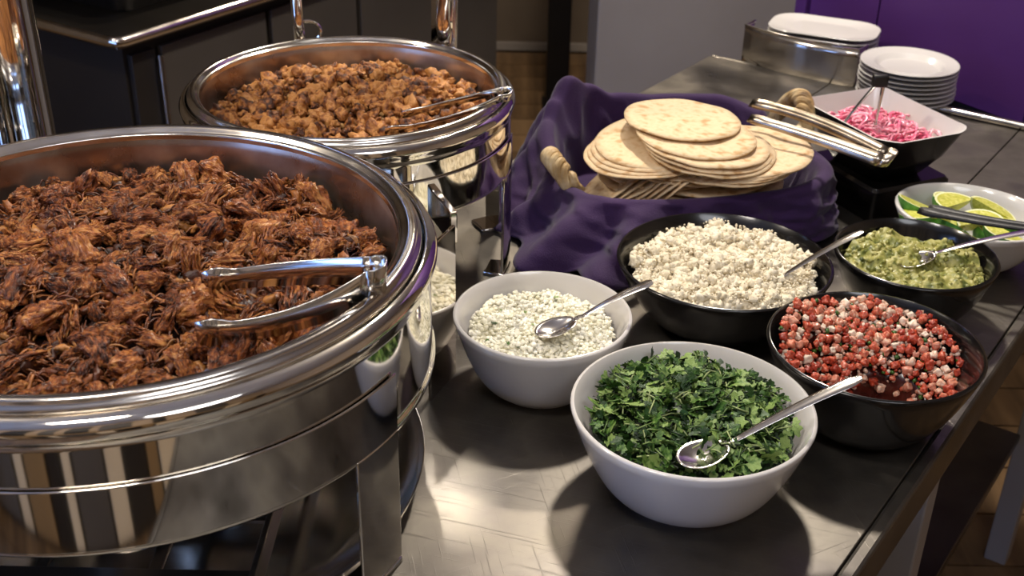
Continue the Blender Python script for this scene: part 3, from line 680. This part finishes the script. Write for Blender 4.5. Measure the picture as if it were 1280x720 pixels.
def mound(name, c, rr, zf, m, label, cat, seg=72, rings=26, skirt=None):
    vs_ = [(0, 0, zf(0, 0))]; fs = []
    for j in range(1, rings + 1):
        for i in range(seg):
            a = 2 * math.pi * i / seg; r = rr * j / rings; x, y = r * math.cos(a), r * math.sin(a); vs_.append((x, y, zf(x, y)))
    for i in range(seg): fs.append((0, 1 + i, 1 + (i + 1) % seg))
    for j in range(rings - 1):
        for i in range(seg): a = 1 + j * seg; fs.append((a + i, a + seg + i, a + seg + (i + 1) % seg, a + (i + 1) % seg))
    return vs_, fs

# --- shredded pork
M['pork'] = mat('shredded_pork', ['#2c1308', '#592b13', '#8a4a22', '#b06c34', '#cc9052'], rough=.28, scale=3.2, stretch=(.5, 1.6, 1.6), bump=1.0, bscale=9, bstretch=(.35, 1.6, 1.6), rand=.16, detail=9, coords='Object', spec=.5)
M['pork_s'] = mat('shredded_pork_fibres', ['#8a8a8a', '#ffffff'], rough=.42, scale=60, bump=.5, bscale=160, attr='tint')
PZ = .28 - .046; PR = .257
def pz(x, y):
    q = min(1, math.hypot(x, y) / PR); return PZ + .030 * (1 - q ** 2.2) + .020 * nz(x * 11 + 3, y * 11) + .011 * nz(x * 27, y * 27, 4)
PCOL = [hx(c) for c in ('#65331a', '#8d5024', '#a8662e', '#b87a3c', '#57290f', '#94562a', '#43200f', '#9e6034', '#7a4020')]
def bundle(seed, k_=9, nseg=8, sides=5, wr=.42, hr=.30, rr_=(.09, .20)):
    '''a torn chunk: a bundle of meat fibres that bend together and fray apart at the ends'''
    r_ = random.Random(seed); mb = MB(); bend = r_.uniform(-.45, .45); arch = r_.uniform(.0, .35); cuts = []
    for q in range(k_):
        a = r_.uniform(0, 6.28); d_ = math.sqrt(r_.random()); oy, oz = wr * d_ * math.cos(a), hr * d_ * math.sin(a)
        x0, x1 = -1 + r_.uniform(-.1, .5), 1 - r_.uniform(-.1, .5); rad = r_.uniform(*rr_); ph = r_.uniform(0, 6)
        pth = []; rs = []
        for i in range(nseg):
            u = i / (nseg - 1); x = lerp(x0, x1, u); sp = 1 + .5 * x * x
            pth.append((x, oy * sp + bend * x * x + .06 * math.sin(ph + x * 3), oz * sp - arch * x * x + .05 * math.cos(ph + x * 4))); pth[-1] = (pth[-1][0], pth[-1][1] + .05 * r_.uniform(-1, 1), pth[-1][2] + .05 * r_.uniform(-1, 1)); rs.append(rad * (.25 + .75 * math.sin(math.pi * min(1, max(0, .08 + .84 * u))) ** .6) * (1 + .40 * r_.uniform(-1, 1)))
        mb.tube(pth, rs, sides)
    return mb.v, mb.f
def meat(seed, nu=44, nv=36):
    r_ = random.Random(seed); W = r_.uniform(.42, .72); Hh = r_.uniform(.34, .5); bend = r_.uniform(-.4, .4); tw = r_.uniform(-1, 1); vs_ = []; fs = []; sd = seed * 3.7
    for i in range(nu):
        u = i / (nu - 1); x = (u - .5) * 2; env = max(.0, 1 - abs(x) ** 2.4) ** .5
        for k_ in range(nv):
            a = 2 * math.pi * k_ / nv; a2 = a + tw * x; ca, sa = math.cos(a2), math.sin(a2)
            rr = 1 + .75 * nz(ca * 1.1 + sd, sa * 1.1, x * 1.4) + .42 * nz(ca * 2.6 + sd, sa * 2.6, x * 2.6) + .40 * nz(ca * 6 + sd, sa * 6, x * 1.3) + .22 * nz(ca * 12 + sd, sa * 12, x * 2.2)
            rr = max(.25, rr); fr = .30 * nz(ca * 4 + sd, sa * 4, 7) * abs(x) ** 2
            vs_.append((x * (1 + fr), ca * W * env * rr + bend * x * x, sa * Hh * env * rr - .2 * x * x * Hh))
    for i in range(nu - 1):
        for k_ in range(nv): fs.append((i * nv + k_, i * nv + (k_ + 1) % nv, (i + 1) * nv + (k_ + 1) % nv, (i + 1) * nv + k_))
    return vs_, fs
pb = MB(); vf = mound('p', BIG, PR, lambda x, y: pz(x, y) - .012, None, '', '', 96, 50); pb.add(vf[0], vf[1], hx('#3c1b0c'))
sb = [bundle(i, 4, 5, 4) if i % 2 else meat(900 + i, 10, 9) for i in range(20)]
for i in range(2300):                                                     # small torn bits
    x, y = disc_pt(PR * .98); vf = sb[i % 20]; s = rnd.uniform(.005, .013)
    pb.add(xf(vf[0], pose((x, y, pz(x, y) - .002), (s, s * .8, s * .8), rnd.uniform(0, 6.28), rnd.uniform(-.7, .7), rnd.uniform(0, 6))), vf[1], rnd.choice(PCOL))
for i in range(1800):                                                     # loose fibres
    x, y = disc_pt(PR * .97); a = rnd.gauss(.6, 1.0) + 2.5 * nz(x * 6, y * 6, 8); L = rnd.uniform(.008, .024); z0 = pz(x, y) + rnd.uniform(-.002, .006)
    dx, dy = math.cos(a) * L / 2, math.sin(a) * L / 2; cv = rnd.uniform(-.006, .006)
    p0 = (x - dx, y - dy, z0 - .004); p2 = (x + dx, y + dy, z0 - .004 + rnd.uniform(-.003, .004))
    n0 = len(pb.f); pb.tube(bez(p0, (x - dy * cv * 50, y + dx * cv * 50, z0 + .005), p2, 5), [.0004, .0010, .0012, .0009, .0003], 4, caps=False)
    pb.c += [rnd.choice(PCOL)] * (len(pb.f) - n0)
tag(pb.build('shredded_pork', M['pork_s'], None, loc=(BIG[0], BIG[1], 0), angle=180), 'bed of brown shredded pork filling the large chafing dish', 'pork', kind='stuff')
pm_ = [mesh_of(meat(500 + i), 'pork_chunk', M['pork']) if i % 4 else mesh_of(bundle(100 + i, rnd.randint(30, 46), 12, 5, rnd.uniform(.34, .56), rnd.uniform(.24, .40), (.035, .11)), 'pork_chunk', M['pork']) for i in range(16)]
for i, (x, y) in enumerate(poisson(PR * .95, .019, 290)):
    s = rnd.uniform(.010, .019) if rnd.random() < .78 else rnd.uniform(.019, .028)
    q = math.hypot(x, y); s = min(s, max(.012, (PR - q) * 1.0 + .012))
    put('pork_chunk', pm_[i % 16], pose((BIG[0] + x, BIG[1] + y, pz(x, y) + .002), (s, s * rnd.uniform(.8, 1.1), s * rnd.uniform(.8, 1.2)), rnd.uniform(0, 6.28), rnd.gauss(0, .45), rnd.uniform(-.8, .8)),
        'torn chunk of dark braised pork lying in the large chafing dish', 'pork', 'pork chunks in the large chafing dish')

# --- diced chicken
M['chicken'] = mat('diced_chicken', ['#3f2010', '#7a4620', '#a86a32', '#c48a4c', '#b5793a'], rough=.45, scale=1.5, bump=.5, bscale=6, rand=.30)
M['chicken_s'] = mat('diced_chicken_bed', ['#9a9a9a', '#ffffff'], rough=.5, scale=90, bump=.5, bscale=220, attr='tint')
CZ_ = .25 - .040; CR = .190
def cz(x, y): return CZ_ + .016 * (1 - (math.hypot(x, y) / CR) ** 2) + .010 * nz(x * 14, y * 14, 2) + .010 * (y / CR)
CCOL = [hx(c) for c in ('#a86c33', '#c58c4c', '#8a5124', '#d0a062', '#6a3a1a', '#b3752f')]
cb_ = MB(); vf = mound('c', BK, CR, lambda x, y: cz(x, y) - .008, None, '', '', 80, 30); cb_.add(vf[0], vf[1], hx('#6a3c18'))
blobs = [noisy_blob(i, 1, .5, 1.5, (1, .8, .75)) for i in range(8)]
for i in range(650):
    x, y = disc_pt(CR * .97); s = rnd.uniform(.0035, .0075); vf = blobs[i % 8]
    cb_.add(xf(vf[0], pose((x, y, cz(x, y) - .001), s, rnd.uniform(0, 6.28), rnd.uniform(-1, 1))), vf[1], rnd.choice(CCOL))
tag(cb_.build('chicken_bed', M['chicken_s'], None, loc=(BK[0], BK[1], 0), angle=180), 'small crumbs and juices of chicken filling the smaller chafing dish', 'chicken', kind='stuff')
cm_ = [mesh_of(noisy_blob(40 + i, 3, .75, 1.4, (1, .82, .75), .22), 'chicken_piece', M['chicken']) for i in range(12)]
for i, (x, y) in enumerate(poisson(CR * .95, .0135, 290)):
    s = rnd.uniform(.006, .0150)
    put('chicken_piece', cm_[i % 12], pose((BK[0] + x, BK[1] + y, cz(x, y) + .003), s, rnd.uniform(0, 6.28), rnd.uniform(-1, 1), rnd.uniform(0, 6)),
        'browned piece of diced chicken in the smaller chafing dish', 'chicken', 'diced chicken pieces in the smaller chafing dish')

# --- crumbled cheese
M['cheese'] = mat('fresh_cheese', ['#d9ccb0', '#e6dbc2', '#ebe2ce'], rough=.75, scale=60, bump=.4, bscale=300)
def cheese_z(x, y):
    q = math.hypot(x, y) / .12
    return .074 + .020 * (1 - q * q) + .013 * nz(x * 20, y * 20, 6) + .010 * nz(x * 48, y * 48) + .04 * y
def inside(x, y, cy=-.006): return math.hypot(x / 1.0, (y + .004) / .97) < .118
ch = MB(); vf = mound('c', COT, .114, lambda x, y: cheese_z(x, y) - .003, None, '', '', 72, 26); ch.add(vf[0], vf[1])
bl2 = [noisy_blob(70 + i, 2, .8, 1.7, (1, .9, .85), .4) for i in range(10)]; bl1 = [noisy_blob(80 + i, 1, .5, 1.5) for i in range(8)]
for i in range(900):
    x, y = disc_pt(.118); 
    if not inside(x, y): continue
    s = rnd.uniform(.0025, .0078); vf = bl2[i % 10]; ch.add(xf(vf[0], pose((x, y, cheese_z(x, y)), s, rnd.uniform(0, 6), rnd.uniform(-2, 2))), vf[1])
for i in range(3000):
    x, y = disc_pt(.119); s = rnd.uniform(.0008, .0024); vf = bl1[i % 8]; ch.add(xf(vf[0], pose((x, y, cheese_z(x, y) + rnd.uniform(0, .006)), s, rnd.uniform(0, 6), rnd.uniform(-2, 2))), vf[1])
tag(ch.build('crumbled_cheese', M['cheese'], None, loc=(COT[0], COT[1], 0), angle=180), 'heap of white crumbled fresh cheese in a black bowl', 'cheese', kind='stuff')

# --- chopped onion
M['onion'] = mat('chopped_onion', ['#dfdac0', '#eae6d2', '#f0ede0'], rough=.35, scale=50)
def on_z(x, y): return .072 + .012 * (1 - (math.hypot(x, y) / .09) ** 2) + .009 * nz(x * 26, y * 26, 9) + .005 * nz(x * 60, y * 60) + .04 * y
on = MB(); vf = mound('o', ONI, .083, lambda x, y: on_z(x, y) - .001, None, '', '', 64, 20); on.add(vf[0], vf[1])
cubes = [noisy_blob(600 + i, 2, .45, 1.2, (1, .9, .8), .1) for i in range(12)]
for i in range(1700):
    x, y = disc_pt(.085); s = rnd.uniform(.0022, .0042); vf = cubes[i % 12]
    on.add(xf(vf[0], pose((x, y, on_z(x, y) + rnd.uniform(-.002, .003)), (s, s, s * .8), rnd.uniform(0, 6), rnd.uniform(-1, 1))), vf[1])
tag(on.build('chopped_onion', M['onion'], None, loc=(ONI[0], ONI[1], 0), angle=180), 'heap of finely chopped white onion in a white bowl', 'onion', kind='stuff')

# --- cilantro
M['leaf'] = mat('cilantro_leaf', ['#1c3a12', '#31521c', '#4a6c2a', '#7d9650'], rough=.42, scale=2.2, rand=.6, bump=.3, bscale=6, spec=.4)
M['leaf_s'] = mat('cilantro_bits', ['#aaaaaa', '#ffffff'], rough=.5, scale=60, attr='tint')
def leaf(seed, n=26):
    r_ = random.Random(seed); lob = r_.choice((3, 3, 5)); vs_ = [(0, 0, 0)]; bend = r_.uniform(-.6, .6); cup = r_.uniform(-.5, .5)
    for i in range(n):
        a = -2.6 + 5.2 * i / (n - 1); rr = .55 + .35 * abs(math.cos(a * lob / 2 / 1.3)) + .10 * math.cos(a * 9 + seed) + .05 * r_.uniform(-1, 1); rr *= 1 - .25 * (abs(a) / 2.6) ** 2
        x, y = rr * math.cos(a), rr * math.sin(a); vs_.append((x, y, bend * x * x * .6 + cup * y * y * .6 + .05 * r_.uniform(-1, 1)))
    inner_ = [(v[0] * .5, v[1] * .5, v[2] * .3 + .04) for v in vs_[1:]]
    vs_ += inner_; fs = []
    for i in range(n - 1): fs += [(1 + i, 2 + i, n + 2 + i, n + 1 + i), (n + 1 + i, n + 2 + i, 0)]
    return vs_, fs
def ci_z(x, y): return .084 + .026 * (1 - (math.hypot(x, y) / .112) ** 2) + .013 * nz(x * 20, y * 20, 3) + .05 * y - .011 * math.exp(-((x + .002) ** 2 + (y + .078) ** 2) / .034 ** 2)
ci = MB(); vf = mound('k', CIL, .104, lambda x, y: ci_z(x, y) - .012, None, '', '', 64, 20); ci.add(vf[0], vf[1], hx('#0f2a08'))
GC = [hx(c) for c in ('#1e3d12', '#2c521b', '#3d6526', '#5c7d3a', '#152f0e', '#86a05a', '#a9b87a')]
lv = [leaf(i, 12) for i in range(14)]
for i in range(1500):
    x, y = disc_pt(.103); s = rnd.uniform(.003, .0080); vf = lv[i % 14]
    ci.add(xf(vf[0], pose((x, y, ci_z(x, y) + rnd.uniform(-.008, .004)), s, rnd.uniform(0, 6.28), rnd.gauss(0, .7), rnd.gauss(0, .7))), vf[1], rnd.choice(GC[:6]))
for i in range(220):
    x, y = disc_pt(.10); a = rnd.uniform(0, 6.28); L = rnd.uniform(.004, .012); z = ci_z(x, y) + .003; n0 = len(ci.f)
    ci.tube([(x - L * math.cos(a), y - L * math.sin(a), z), (x, y, z + .002), (x + L * math.cos(a), y + L * math.sin(a), z + rnd.uniform(-.003, .005))], .0008, 5); ci.c += [rnd.choice(GC[3:])] * (len(ci.f) - n0)
tag(ci.build('chopped_cilantro', M['leaf_s'], None, loc=(CIL[0], CIL[1], 0), angle=180), 'heap of finely chopped green cilantro in a white bowl', 'cilantro', kind='stuff')
lm_ = [mesh_of(leaf(200 + i, 30), 'cilantro_leaf', M['leaf']) for i in range(12)]
for i, (x, y) in enumerate(poisson(.104, .0084, 280)):
    s = rnd.uniform(.006, .0150)
    if math.hypot(x + .004, y + .08) < .030: s *= .6
    put('cilantro_leaf', lm_[i % 12], pose((CIL[0] + x, CIL[1] + y, ci_z(x, y) + rnd.uniform(-.001, .006)), s, rnd.uniform(0, 6.28), rnd.gauss(-.2, .55), rnd.gauss(0, .6)),
        'cut green cilantro leaf on the heap in the white bowl', 'herb leaf', 'larger cilantro leaves in the white bowl')
for i, (x, y) in enumerate(((-.058, -.004), (-.064, -.03), (-.028, -.05), (-.04, -.046), (.016, .058), (-.004, .054), (.002, .038), (-.012, -.016), (-.05, .03), (.03, -.06), (-.02, .012))):
    s = (.0055, .004, .003, .004, .006, .005, .004, .003, .003, .003, .003)[i]
    put('cilantro_fleck', lm_[i % 12], pose((ONI[0] + x, ONI[1] + y, on_z(x, y) + .005), s, i * 1.7, .2, -.2), 'small green cilantro fleck lying on the chopped onion', 'herb leaf', 'cilantro flecks on the onion')

# --- tomato salsa
M['tomato'] = mat('diced_tomato', ['#94301e', '#b5462c', '#c8624a', '#d98a6c'], rough=.22, scale=1.6, rand=.4, coat=.3, bump=.3, bscale=4)
M['salsa_s'] = mat('salsa_bits', ['#b0b0b0', '#ffffff'], rough=.25, scale=90, attr='tint', coat=.3)
def sstep(u): u = max(0, min(1, u)); return u * u * (3 - 2 * u)
def hole_r(x, y): return ((x - .014) / .046) ** 2 + ((y + .022) / .036) ** 2
def sal_z(x, y):
    q = math.hypot(x, y) / .10
    z = .030 + .046 * sstep((y + .045) / .10) + .024 * q * q + .008 * nz(x * 30, y * 30, 5) + .014 * sstep((-x - .01) / .06)
    return lerp(.012, z, sstep((hole_r(x, y) - .35) / .9))
def sal_in(x, y):
    z = sal_z(x, y); lim = .054 + .060 * (max(0, z - .014) / .09) ** .6
    return math.hypot(x, y) < min(.104, lim)
sa = MB(); vf = mound('s', PIC, .078, lambda x, y: max(.0165, sal_z(x, y) - .008), None, '', '', 64, 20); sa.add(vf[0], vf[1], hx('#4a130c'))
SC = [hx(c) for c in ('#e0bca4', '#ead6c2', '#e8b9a0', '#c8482e', '#b03020', '#e0a088', '#3d6a22', '#d8684a', '#e9cdb8')]
for i in range(2400):
    x, y = disc_pt(.104)
    if not sal_in(x, y) or (hole_r(x, y) < .9 and rnd.random() < .85): continue
    s = rnd.uniform(.0016, .0044); vf = blobs[i % 8]
    sa.add(xf(vf[0], pose((x, y, max(.018, sal_z(x, y) + rnd.uniform(-.003, .003))), s, rnd.uniform(0, 6.28), rnd.uniform(-1, 1))), vf[1], rnd.choice(SC))
tag(sa.build('tomato_salsa', M['salsa_s'], None, loc=(PIC[0], PIC[1], 0), angle=180), 'bed of chopped onion and tomato salsa in a black bowl', 'salsa', kind='stuff')
def dice(seed):
    vs_, fs = noisy_blob(seed, 3, .42, 1.3, (1, .9, .95), .12); o = []
    for x, y, z in vs_:
        m_ = max(abs(x), abs(y), abs(z)); l_ = math.sqrt(x * x + y * y + z * z); k_ = lerp(1, .86 * l_ / m_, .75); o.append((x * k_, y * k_, z * k_ * .85))
    return o, fs
tm_ = [mesh_of(dice(300 + i), 'tomato_piece', M['tomato']) for i in range(10)]
om_m = mat('salsa_onion', ['#c07a64', '#d49c82', '#e0bca2', '#e6d2be'], rough=.25, scale=1.4, rand=.6, coat=.3)
oi_ = [mesh_of(dice(330 + i), 'onion_piece', om_m) for i in range(8)]
for i, (x, y) in enumerate(poisson(.102, .0080, 290, fn=lambda x, y: sal_in(x, y) and hole_r(x, y) > .8)):
    s = rnd.uniform(.0036, .0062); M4 = pose((PIC[0] + x, PIC[1] + y, sal_z(x, y) + .003), s, rnd.uniform(0, 6.28), rnd.uniform(-1, 1), rnd.uniform(-1, 1))
    if rnd.random() < .58: put('tomato_piece', tm_[i % 10], M4, 'diced red tomato piece in the black salsa bowl', 'tomato', 'tomato dice in the salsa')
    else: put('onion_piece', oi_[i % 8], M4, 'diced pale onion piece in the black salsa bowl', 'onion', 'onion dice in the salsa')

# --- guacamole
M['guac'] = mat('guacamole', ['#424c1c', '#787c3c', '#9a9750', '#aea866', '#646c2e'], rough=.42, scale=55, bump=.6, bscale=150, coat=.1)
def gu_z(x, y):
    q = math.hypot(x, y) / .09
    return .070 + .008 * (1 - q * q) + .016 * nz(x * 24, y * 24, 11) + .008 * nz(x * 55, y * 55, 2) + .004 * nz(x * 120, y * 120) + .05 * y
gu = MB(); vf = mound('g', GUA, .0885, gu_z, None, '', '', 110, 50); gu.add(vf[0], vf[1])
for i in range(260):
    x, y = disc_pt(.088); s = rnd.uniform(.0015, .005); vf = bl2[i % 10]; gu.add(xf(vf[0], pose((x, y, gu_z(x, y)), s, rnd.uniform(0, 6), rnd.uniform(-2, 2))), vf[1])
tag(gu.build('guacamole', M['guac'], None, loc=(GUA[0], GUA[1], 0), angle=180), 'chunky green guacamole filling a black bowl', 'guacamole', kind='stuff')

# --- pickled onion
M['pink'] = mat('pickled_onion', ['#c23a62', '#dd6a8a', '#eda3b4', '#f2c4cc'], rough=.25, scale=30, coat=.4, attr=None, sss=.15)
po = MB()
for i in range(330):
    x, y = rnd.uniform(-.060, .060), rnd.uniform(-.080, .080); r_ = rnd.uniform(.010, .024); a0 = rnd.uniform(0, 6.28); sp = rnd.uniform(1.6, 4.2)
    z = .047 + .020 * (1 - (x / .06) ** 2 * .5 - (y / .08) ** 2 * .5) + rnd.uniform(-.008, .008); tl = rnd.gauss(0, .35); az = rnd.uniform(0, 6.28)
    Mx = pose((x, y, z), 1, az, tl, rnd.gauss(0, .35))
    pth = [Mx @ Vector((r_ * math.cos(a0 + sp * q / 12), r_ * .7 * math.sin(a0 + sp * q / 12), .002 * math.sin(q))) for q in range(13)]
    for p in pth:
        p.z = max(.016, p.z); lx = .044 + .42 * (p.z - .010); ly = lx + .016; p.x = max(-lx, min(lx, p.x)); p.y = max(-ly, min(ly, p.y))
    po.tube(pth, .0030, 6, flat=.55)
pk = po.build('pickled_onion', M['pink'], None, angle=180); pk.matrix_world = sq.matrix_world if False else Matrix.Translation(sq.location) @ Matrix.Rotation(R(25), 4, 'Z')
tag(pk, 'tangle of pink pickled onion strips in the square bowl', 'onion', kind='stuff')

# --- lime wedges
M['lime_peel'] = mat('lime_peel', ['#2f6a1c', '#4c8a2a', '#6ba53e'], rough=.35, scale=3, bump=.3, bscale=25, rand=.3)
M['lime_flesh'] = mat('lime_flesh', ['#a8ad3a', '#c6c454', '#dcd982'], rough=.3, scale=7, coat=.3)
M['lime_pith'] = mat('lime_pith', ['#d9dca0', '#e8e8bc'], rough=.5, scale=20)
def lime(loc_, yaw, pitch, roll, s, label):
    t = empty('lime_wedge', loc_, label, 'lime', 'lime wedges in the oval bowl'); t.rotation_euler = (roll, pitch, yaw); t.scale = (s, s, s)
    A0, A1 = R(-32), R(32); nu, nv = 13, 9
    def sph(u, v, k_=1):                                                # u along the wedge, v across the peel
        th = lerp(-math.pi / 2, math.pi / 2, u); a = lerp(A0, A1, v); return (1.18 * k_ * math.sin(th), k_ * math.cos(th) * math.sin(a), k_ * math.cos(th) * math.cos(a) * -1)
    MB().grid(lambda u, v: sph(u, v), nu, nv).build('peel', M['lime_peel'], t, angle=180)
    for sgn, v in ((0, 0.0), (1, 1.0)):
        MB().grid(lambda u, w: sph(u, v, lerp(.90, 1, w)), nu, 3).build('pith', M['lime_pith'], t)
        ring = [sph(i / 24, v, .90) for i in range(25)]
        MB().add(ring + [(0, 0, 0)], [(i, i + 1, 25) for i in range(24)]).build('flesh', M['lime_flesh'], t)
    return t
LB = 'lime wedge in the oval bowl'
LW = [((.640, 1.575, .088), .7, .1, 1.15, .034, 'largest lime wedge, cut face up, in the middle of the lime bowl'), ((.583, 1.573, .074), 1.9, .2, .9, .026, None), ((.595, 1.606, .074), 2.6, -.2, 1.2, .028, None), ((.690, 1.575, .080), -.6, .3, .9, .030, None), ((.660, 1.535, .078), .2, -.1, 1.25, .029, None),
      ((.648, 1.625, .070), 1.2, .1, 1.2, .028, None), ((.715, 1.548, .074), 1.4, .2, 1.1, .028, None), ((.690, 1.520, .074), 2.2, -.1, 1.0, .027, None), ((.612, 1.548, .070), -.9, .1, 1.2, .027, None), ((.665, 1.600, .060), .4, 0, .6, .03, None), ((.630, 1.560, .055), 2.0, .2, 1.7, .03, None), ((.690, 1.55, .052), .9, .3, 1.4, .03, None)]
for l_, yw, pi_, ro_, s, lab in LW: lime(Vector(l_), yw, pi_, ro_, s, lab or LB)
